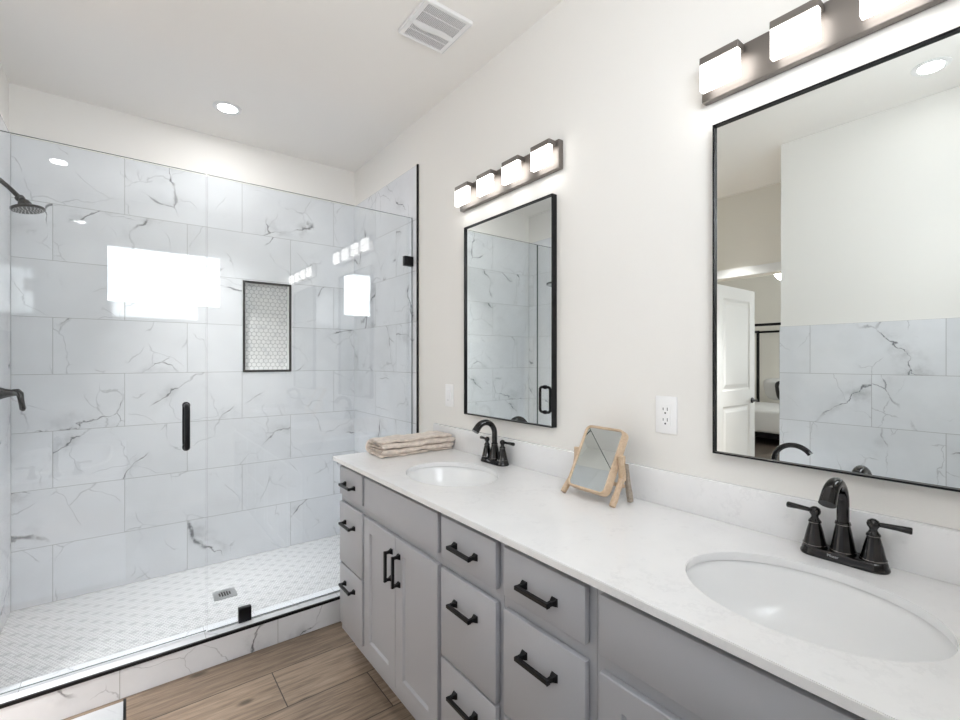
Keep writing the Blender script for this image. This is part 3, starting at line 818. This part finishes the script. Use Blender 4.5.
SINKS = ((1.033, 1.535), (1.033, .328)); SB, SA = .170, .212
def countertop():
    x0, x1, y0, y1 = .770, WX+.002, FY+.001, 2.146
    bm = bmesh.new(); n = 56; cells = []; cuts = [y0, SINKS[1][1]-.27, SINKS[1][1]+.27, SINKS[0][1]-.27, SINKS[0][1]+.27, y1]
    spans = list(enumerate(zip(cuts, cuts[1:])))
    for i, (a, b) in spans[1::2] + spans[0::2]:
        if i % 2 == 0:
            side = lambda y, d: sorted((v for v in bm.verts if abs(v.co.y-y) < 1e-6 and x0+1e-6 < v.co.x < x1-1e-6), key=lambda v: d*v.co.x)
            lo, hi = side(a, 1), side(b, -1)
            cn = [bm.verts.new(p) for p in ((x0, a, CTOP), (x1, a, CTOP), (x1, b, CTOP), (x0, b, CTOP))]
            bm.faces.new([cn[0]] + lo + [cn[1], cn[2]] + hi + [cn[3]])
        else:
            cx, cy = SINKS[1] if i == 1 else SINKS[0]
            angs = sorted({2*PI*k/n for k in range(n)} | {math.atan2(y-cy, x-cx) % (2*PI) for x in (x0, x1) for y in (a, b)})
            I, O = [], []
            for t in angs:
                c, s = math.cos(t), math.sin(t)
                I.append(bm.verts.new((cx+SB*c, cy+SA*s, CTOP)))
                k = min([(q-cx)/c for q in (x0, x1) if abs(c) > 1e-6 and (q-cx)/c > 0] + [(q-cy)/s for q in (a, b) if abs(s) > 1e-6 and (q-cy)/s > 0])
                O.append(bm.verts.new((cx+c*k, cy+s*k, CTOP)))
            m = len(angs)
            for k in range(m): bm.faces.new((I[k], I[(k+1) % m], O[(k+1) % m], O[k]))
    bmesh.ops.remove_doubles(bm, verts=bm.verts, dist=1e-5)
    bmesh.ops.recalc_face_normals(bm, faces=bm.faces)
    r = bmesh.ops.extrude_face_region(bm, geom=list(bm.faces))
    bmesh.ops.translate(bm, verts=[v for v in r['geom'] if isinstance(v, bmesh.types.BMVert)], vec=(0, 0, CB-CTOP))
    bm.normal_update()
    es = [e for e in bm.edges if len(e.link_faces) == 2 and abs(e.verts[0].co.z-CTOP) < 1e-5 and abs(e.verts[1].co.z-CTOP) < 1e-5 and e.calc_face_angle(0) > 1]
    bmesh.ops.bevel(bm, geom=es, offset=.0016, segments=2, affect='EDGES')
    tag(finish(bm, 'countertop', M['quartz'], None, 35), 'long white quartz vanity countertop with two oval sink cutouts', 'countertop')
countertop()
tag(mkbox('backsplash', M['quartz'], None, WX-.020, WX+.003, FY+.001, 2.146, CTOP+.0003, 1.014, .0015), 'low white quartz backsplash along the wall behind the vanity', 'backsplash')

def sink(cx, cy, label):
    e = empty('sink', (cx, cy, CB), label, 'sink', 'oval undermount sinks')
    bm = bmesh.new(); n = 64; rings = []
    prof = [(1.10, 1.10, -.0005), (1.035, 1.035, -.0006), (1.02, 1.02, -.004), (.995, .995, -.018), (.95, .95, -.045), (.86, .87, -.085), (.70, .72, -.118), (.45, .48, -.134), (.13, .115, -.140)]
    for a, b, z in prof: rings.append([bm.verts.new((cx+SB*a*math.cos(2*PI*k/n), cy+SA*b*math.sin(2*PI*k/n), CB+z)) for k in range(n)])
    under = [[bm.verts.new((cx+(SB*a+.010)*math.cos(2*PI*k/n), cy+(SA*b+.010)*math.sin(2*PI*k/n), CB+z-.012)) for k in range(n)] for a, b, z in prof[1:]]
    seq = rings + under[::-1]
    for p, q in zip(seq, seq[1:] + seq[:1]):
        for k in range(n): bm.faces.new((p[k], p[(k+1) % n], q[(k+1) % n], q[k]))
    finish(bm, 'bowl', M['porcelain'], e, 60)
    bm = bmesh.new(); lathe(bm, [(.030, -.1385), (.030, -.1365), (.022, -.136), (.018, -.139), (.0, -.139)], (cx, cy, CB), (0, 0, 1), 28, False)
    finish(bm, 'drain', M['bronze'], e, 40)
sink(*SINKS[0], 'far oval white undermount sink, in front of the folded towel')
sink(*SINKS[1], 'near oval white undermount sink under the large mirror')

def text_obj(s, size, loc, mw, m, parent, name='lettering', ext=.0002):
    cu = bpy.data.curves.new(name, 'FONT'); cu.body = s; cu.size = size; cu.extrude = ext; cu.align_x = 'CENTER'; cu.align_y = 'CENTER'
    o = bpy.data.objects.new(name, cu); COL.objects.link(o)
    bpy.context.view_layer.update()
    me = bpy.data.meshes.new_from_object(o.evaluated_get(bpy.context.evaluated_depsgraph_get()))
    bpy.data.objects.remove(o); bpy.data.curves.remove(cu)
    me.materials.clear(); me.materials.append(m)
    q = bpy.data.objects.new(name, me); COL.objects.link(q); q.parent = parent
    q.matrix_local = Matrix.Translation(Vector(loc) - parent.location) @ mw
    return q
def faucet(cy, label):
    x = 1.286; z = CTOP
    e = empty('faucet', (x, cy, z), label, 'faucet', 'black vanity faucets')
    # base: stadium plate with a stepped edge
    bm = bmesh.new(); rings = []
    def stad(r, l, h):
        pts = []
        for k in range(17): a = PI*k/16; pts.append((x - r*math.cos(a), cy + l + r*math.sin(a), z+h))
        for k in range(17): a = PI + PI*k/16; pts.append((x - r*math.cos(a), cy - l + r*math.sin(a), z+h))
        return [bm.verts.new(p) for p in pts]
    for r, l, h in ((.0285, .053, .0003), (.0295, .053, .003), (.0285, .053, .007), (.0265, .053, .010), (.0265, .053, .013), (.0245, .053, .0185), (.022, .053, .020)): rings.append(stad(r, l, h))
    for a, b in zip(rings, rings[1:]):
        for i in range(len(a)): bm.faces.new((a[i], a[(i+1) % len(a)], b[(i+1) % len(a)], b[i]))
    bm.faces.new(rings[0]); bm.faces.new(rings[-1])
    base = finish(bm, 'base', M['bronze'], e, 50)
    base['label'] = 'black base plate with small lettering'
    rot = Matrix(((0, 0, -1, 0), (-1, 0, 0, 0), (0, 1, 0, 0), (0, 0, 0, 1)))
    t = text_obj('Pfister', .0085, (x-.0268, cy+.012, z+.0118), rot, M['steel'], e)
    t.parent = base
    # spout
    bm = bmesh.new()
    lathe(bm, [(.0245, .0185), (.0250, .024), (.0225, .030), (.0175, .060), (.0138, .080), (.0134, .083)], (x, cy, z), (0, 0, 1), 28)
    lathe(bm, [(.0142, .0825), (.0148, .085), (.0140, .088)], (x, cy, z), (0, 0, 1), 28)
    b3 = bmesh.new()
    lathe(b3, [(.0140, .0818), (.0152, .0824), (.0152, .0832), (.0140, .0836)], (x, cy, z), (0, 0, 1), 28)
    b4 = bmesh.new()
    lathe(b4, [(.0240, .0238), (.0252, .0242), (.0250, .0250), (.0235, .0254)], (x, cy, z), (0, 0, 1), 28)
    R = .053; top = .130
    pts = [(x, cy, z+.086), (x, cy, z+.110)] + arcpts((x-R, cy, z+top), (1, 0, 0), (0, 0, 1), R, 0, PI*.80, 18)
    d = (Vector(pts[-1])-Vector(pts[-2])).normalized(); pts += [Vector(pts[-1])+d*.009, Vector(pts[-1])+d*.018]
    n = len(pts); rad = [.0118 + .0042*max(0, (i-9)/(n-10)) for i in range(n)]
    tube(bm, pts, rad, 20)
    sp_ = finish(bm, 'spout', M['bronze'], e, 50)
    finish(b3, 'collar_glint', M['glint'], sp_, 50); finish(b4, 'base_glint', M['glint'], sp_, 50)  # pale rings stand in for highlights along the spout's edges
    for s in (1, -1):
        hy = cy + s*.0535
        bm = bmesh.new()
        lathe(bm, [(.0235, .0185), (.0240, .023), (.0215, .028), (.0165, .052), (.0120, .069), (.0115, .071), (.0128, .073), (.0128, .076), (.0095, .080), (.0070, .085), (.0078, .089), (.0112, .094), (.0118, .099), (.0100, .105), (.004, .109)], (x, hy, z), (0, 0, 1), 28)
        h = finish(bm, 'handle', M['bronze'], e, 50)
        bm = bmesh.new()
        lathe(bm, [(.0232, .0226), (.0242, .0230), (.0240, .0238), (.0226, .0242)], (x, hy, z), (0, 0, 1), 28)
        finish(bm, 'base_glint', M['glint'], h, 50); bm = bmesh.new()
        lathe(bm, [(.0118, .0722), (.0131, .0727), (.0131, .0735), (.0118, .0739)], (x, hy, z), (0, 0, 1), 28)
        finish(bm, 'collar_glint', M['glint'], h, 50)
        bm = bmesh.new()
        tube(bm, [(x, hy, z+.098), (x+.003, hy+s*.015, z+.0985), (x+.008, hy+s*.038, z+.098), (x+.012, hy+s*.059, z+.097), (x+.0122, hy+s*.061, z+.097)], [.0045, .0052, .0060, .0075, .0062], 14)
        finish(bm, 'lever', M['bronze'], h, 50)
faucet(1.570, 'black two-handle faucet at the far sink, below the smaller mirror')
faucet(.326, 'black two-handle faucet at the near sink, below the large mirror')

# ------------------------------------------------------------------ mirrors
def wall_mirror(y0, y1, z0, z1, label):
    e = empty('wall_mirror', (WX, (y0+y1)/2, z0), label, 'mirror', 'black framed vanity mirrors')
    ringframe('frame', M['black'], e, (WX-.0005, 0, 0), (0, 1, 0), (0, 0, 1), (-1, 0, 0), y0, y1, z0, z1, .0045, .027, .0006)
    mkbox('mirror_glass', M['mirror'], e, WX-.018, WX-.002, y0+.0042, y1-.0042, z0+.0042, z1-.0042)
wall_mirror(1.254, 1.848, 1.094, 2.012, 'smaller looking black framed wall mirror, over the far sink')
wall_mirror(.022, .634, 1.096, 2.026, 'large black framed wall mirror over the near sink, nearest the camera')

# ------------------------------------------------------------------ vanity light bars
def light_bar(yc, label):
    z0, z1 = CAM_Z+.741, CAM_Z+.854; y0, y1 = yc-.333, yc+.333
    e = empty('vanity_light', (WX, yc, z0), label, 'wall light', 'four-shade vanity lights')
    bm = bmesh.new()
    box(bm, WX-.026, WX-.0005, y0, y1, z0, z1, .004, 2)
    finish(bm, 'back_plate', M['nickel'], e, 40)
    for k in range(4):
        c = yc + .2675 - .1783*k; xf = WX-.065
        zs0, zs1 = CAM_Z+.755, CAM_Z+.829
        s = mkbox('shade', M['shade'], e, xf, xf+.019, c-.0508, c+.0508, zs0, zs1, .0015, 2)
        mkbox('shade_cap', M['nickel'], s, xf-.001, WX-.0262, c-.0518, c+.0518, zs1+.0002, zs1+.020, .0015, 1)
        l = bpy.data.lights.new('bulb_lamp', 'AREA'); l.shape = 'RECTANGLE'; l.size = .03; l.size_y = .10; l.energy = SHADE_W; l.color = (1, .98, .955)
        o = bpy.data.objects.new('bulb_lamp', l); o.location = (xf+.016, c, zs0-.004); COL.objects.link(o)
light_bar(1.553, 'nickel four-shade vanity light over the smaller far mirror')
light_bar(.333, 'nickel four-shade vanity light over the large near mirror')

# ------------------------------------------------------------------ switch and outlet
def plate(name, y, z, label, cat, kind):
    e = empty(name, (WX, y, z), label, cat)
    mkbox('cover_plate', M['plastic'], e, WX-.006, WX-.0003, y-.036, y+.036, z-.0585, z+.0585, .0025, 2)
    x = WX-.006
    if kind == 'outlet':
        f = mkbox('receptacle', M['plastic'], e, x-.0022, x+.001, y-.0168, y+.0168, z-.034, z+.034, .001, 1)
        for dz in (.0185, -.0145):
            for dy, h in ((.0075, .0042), (-.0065, .0050)):
                mkbox('slot', M['slot'], f, x-.0026, x-.0020, y+dy-.0011, y+dy+.0011, z+dz-h, z+dz+h)
            bm = bmesh.new(); lathe(bm, [(.0028, 0), (.0028, .0005)], (x-.0021, y+.0005, z+dz-.0125), (-1, 0, 0), 14); finish(bm, 'ground_hole', M['slot'], f)
    else:
        f = mkbox('rocker', M['plastic'], e, x-.0035, x+.001, y-.0165, y+.0165, z-.033, z+.033, .0015, 1)
        bm = bmesh.new(); lathe(bm, [(.0025, 0), (.0025, .0005)], (x-.0035, y+.004, z-.024), (-1, 0, 0), 12); finish(bm, 'indicator', M['grille'], f)
plate('wall_outlet', .789, 1.188, 'white double electrical outlet on the wall between the two mirrors', 'outlet', 'outlet')
plate('light_switch', 2.012, 1.174, 'white light switch on the wall left of the smaller mirror', 'light switch', 'switch')

# ------------------------------------------------------------------ towel
def towel():
    e = empty('folded_towel', (1.12, 2.02, CTOP), 'beige bath towel folded flat on the counter beside the far sink', 'towel')
    th = .0155; yn, yf = 1.945, 2.120; zb = CTOP+.001
    def path(layers):
        pts = []
        for k, (a, b) in enumerate(layers): pts.append((a, b))
        return pts
    def fold(name, prof, x0, x1, th, seed, parent):
        """ribbon profile in (y,z) with thickness, run along x with soft waves"""
        rnd = random.Random(seed); n = 40; bm = bmesh.new(); secs = []
        P = [Vector((0, p[0], p[1])) for p in prof]
        # resample
        Q = []
        for a, b in zip(P, P[1:]):
            m = max(1, int((b-a).length/.008))
            for i in range(m): Q.append(a.lerp(b, i/m))
        Q.append(P[-1])
        for _ in range(3): Q = [Q[0]] + [(Q[i-1]+Q[i]*2+Q[i+1])/4 for i in range(1, len(Q)-1)] + [Q[-1]]
        nor = []
        for i in range(len(Q)):
            d = (Q[min(i+1, len(Q)-1)] - Q[max(i-1, 0)]).normalized(); nor.append(Vector((0, -d.z, d.y)))
        L = len(Q); ph = [rnd.uniform(0, 6) for _ in range(6)]
        for j in range(n+1):
            t = j/n; x = x0 + (x1-x0)*t; ring = []
            end = 1.0 - .45*max(0, (abs(t-.5)*2-.93)/.07)**2
            for side in (1, -1):
                rng = range(L) if side == 1 else range(L-1, -1, -1)
                for i in rng:
                    tip = min(1, (min(i, L-1-i)+.6)/1.6)
                    w = .0016*math.sin(11*t+ph[0]+i*.13) + .0012*math.sin(23*t+ph[1]-i*.21) + .0008*math.sin(41*t+ph[2]+i*.5)
                    p = Q[i] + nor[i]*(side*th*.5*tip*end) + Vector((0, w*1.2, w))
                    sx = .003*math.sin(i*.35+ph[3]) + .002*math.sin(i*.9+ph[4])
                    p.x = x + sx*(1 if t > .5 else -1)*min(1, abs(t-.5)*2)
                    p.z = max(p.z, zb); ring.append(bm.verts.new(p))
            secs.append(ring)
        m = len(secs[0])
        for a, b in zip(secs, secs[1:]):
            for i in range(m): bm.faces.new((a[i], a[(i+1) % m], b[(i+1) % m], b[i]))
        bm.faces.new(secs[0]); bm.faces.new(secs[-1])
        return finish(bm, name, M['towel'], parent, 70)
    def cfold(y_near, y_far, z_low, z_high):
        zc = (z_low+z_high)/2; r = (z_high-z_low)/2; pts = [(y_near, z_low)]
        pts += [(y_far - r + r*math.cos(a), zc + r*math.sin(a)) for a in [-PI/2 + PI*k/8 for k in range(9)]]
        pts.append((y_near, z_high)); return pts
    # middle fold opens to the far side, so that its bend shows at the front
    def rfold(y_near, y_far, z_low, z_high):
        zc = (z_low+z_high)/2; r = (z_high-z_low)/2; pts = [(y_far, z_low)]
        pts += [(y_near + r - r*math.cos(a), zc + r*math.sin(a)) for a in [-PI/2 + PI*k/8 for k in range(9)]]
        pts.append((y_far, z_high)); return pts
    z = zb + .0065
    fold('outer_fold', cfold(1.946, 2.118, z, z+.064), .925, 1.315, .013, 1, e)
    fold('inner_fold', rfold(1.940, 2.104, z+.0125, z+.0250), .932, 1.316, .0105, 2, e)
    fold('inner_fold', rfold(1.936, 2.100, z+.0385, z+.0510), .929, 1.319, .0105, 5, e)
towel()

# ------------------------------------------------------------------ small wooden table mirror
def table_mirror():
    c0 = Vector((1.214, .968, CTOP))
    e = empty('table_mirror', c0, 'small tilting wooden table mirror on the countertop between the sinks', 'mirror')
    yaw = math.radians(-2.8); tilt = math.radians(28.5)
    Y = Vector((math.sin(-yaw)*1, math.cos(yaw), 0)).normalized()     # along the width, to the far side
    Fw = Vector((-Y.y, Y.x, 0)).normalized()                            # facing the room
    if Fw.x > 0: Fw = -Fw
    Up = (Vector((0, 0, 1))*math.cos(tilt) - Fw*math.sin(tilt)).normalized()
    Nn = (Fw*math.cos(tilt) + Vector((0, 0, 1))*math.sin(tilt)).normalized()
    C = Vector((1.221, .972, CTOP+.133)) - Nn*.013
    W, H, r = .0815, .110, .022
    def rr(ins, dep, n=6):
        w, h, q = W-ins, H-ins, max(.004, r-ins); pts = []
        for cx, cy, a0 in ((w-q, h-q, 0), (-(w-q), h-q, PI/2), (-(w-q), -(h-q), PI), (w-q, -(h-q), 3*PI/2)):
            for k in range(n+1):
                a = a0 + PI/2*k/n; pts.append(C + Y*(cx+q*math.cos(a)) + Up*(cy+q*math.sin(a)) + Nn*dep)
        return pts
    bm = bmesh.new()
    rs = [[bm.verts.new(p) for p in rr(i, d)] for i, d in ((.0, -.016), (0, .010), (.0025, .013), (.0065, .013), (.008, .011), (.008, -.016))]
    for a, b in zip(rs, rs[1:]+rs[:1]):
        for i in range(len(a)): bm.faces.new((a[i], a[(i+1) % len(a)], b[(i+1) % len(a)], b[i]))
    finish(bm, 'frame', M['oak'], e, 50)
    bm = bmesh.new(); a = [bm.verts.new(p) for p in rr(.0077, .008)]; b = [bm.verts.new(p) for p in rr(.0077, -.010)]
    bm.faces.new(a); bm.faces.new(b)
    for i in range(len(a)): bm.faces.new((a[i], a[(i+1) % len(a)], b[(i+1) % len(a)], b[i]))
    finish(bm, 'mirror_glass', M['mirror'], e)
    def stick(name, p, q, hw, hd, m):
        p, q = Vector(p), Vector(q); d = (q-p).normalized(); u = (Y - d*Y.dot(d)).normalized(); v = d.cross(u)
        bm = bmesh.new(); rg = []
        for k in range(5):
            t = k/4; j = 1 + .10*math.sin(k*2.1)
            o = p.lerp(q, t); s = []
            for su, sv in ((-1, -.6), (-.6, -1), (.6, -1), (1, -.6), (1, .6), (.6, 1), (-.6, 1), (-1, .6)): s.append(bm.verts.new(o + u*(su*hw*j) + v*(sv*hd*j)))
            rg.append(s)
        for a, b in zip(rg, rg[1:]):
            for i in range(8): bm.faces.new((a[i], a[(i+1) % 8], b[(i+1) % 8], b[i]))
        bm.faces.new(rg[0]); bm.faces.new(rg[-1])
        return finish(bm, name, m, e)
    piv = C + Up*.016; gx = CTOP + .005
    for sd, yb in ((-1, .872), (1, .972+.100)):
        base = piv + Y*(sd*(W+.012))
        fr = Vector((1.180, yb, gx)); back = Vector((1.268, yb-.004, gx))
        knee = Vector((1.239, base.y, CTOP+.086))
        stick('upright', knee + (base-knee).normalized()*-.012, base + (base-knee).normalized()*.010, .0095, .0095, M['oak'])
        stick('front_leg', fr, knee + Vector((-.001, 0, -.006)), .0085, .0080, M['oak'])
        stick('rear_leg', back, Vector((1.252, base.y+sd*.002, CTOP+.122)), .0080, .0085, M['greywood'])
        bm = bmesh.new(); lathe(bm, [(.005, -.016), (.005, .006)], base, Y*sd, 12); finish(bm, 'pivot_pin', M['oak'], e)
    stick('crossbar', Vector((1.246, .875, CTOP+.055)), Vector((1.246, 1.068, CTOP+.055)), .005, .005, M['oak'])
table_mirror()
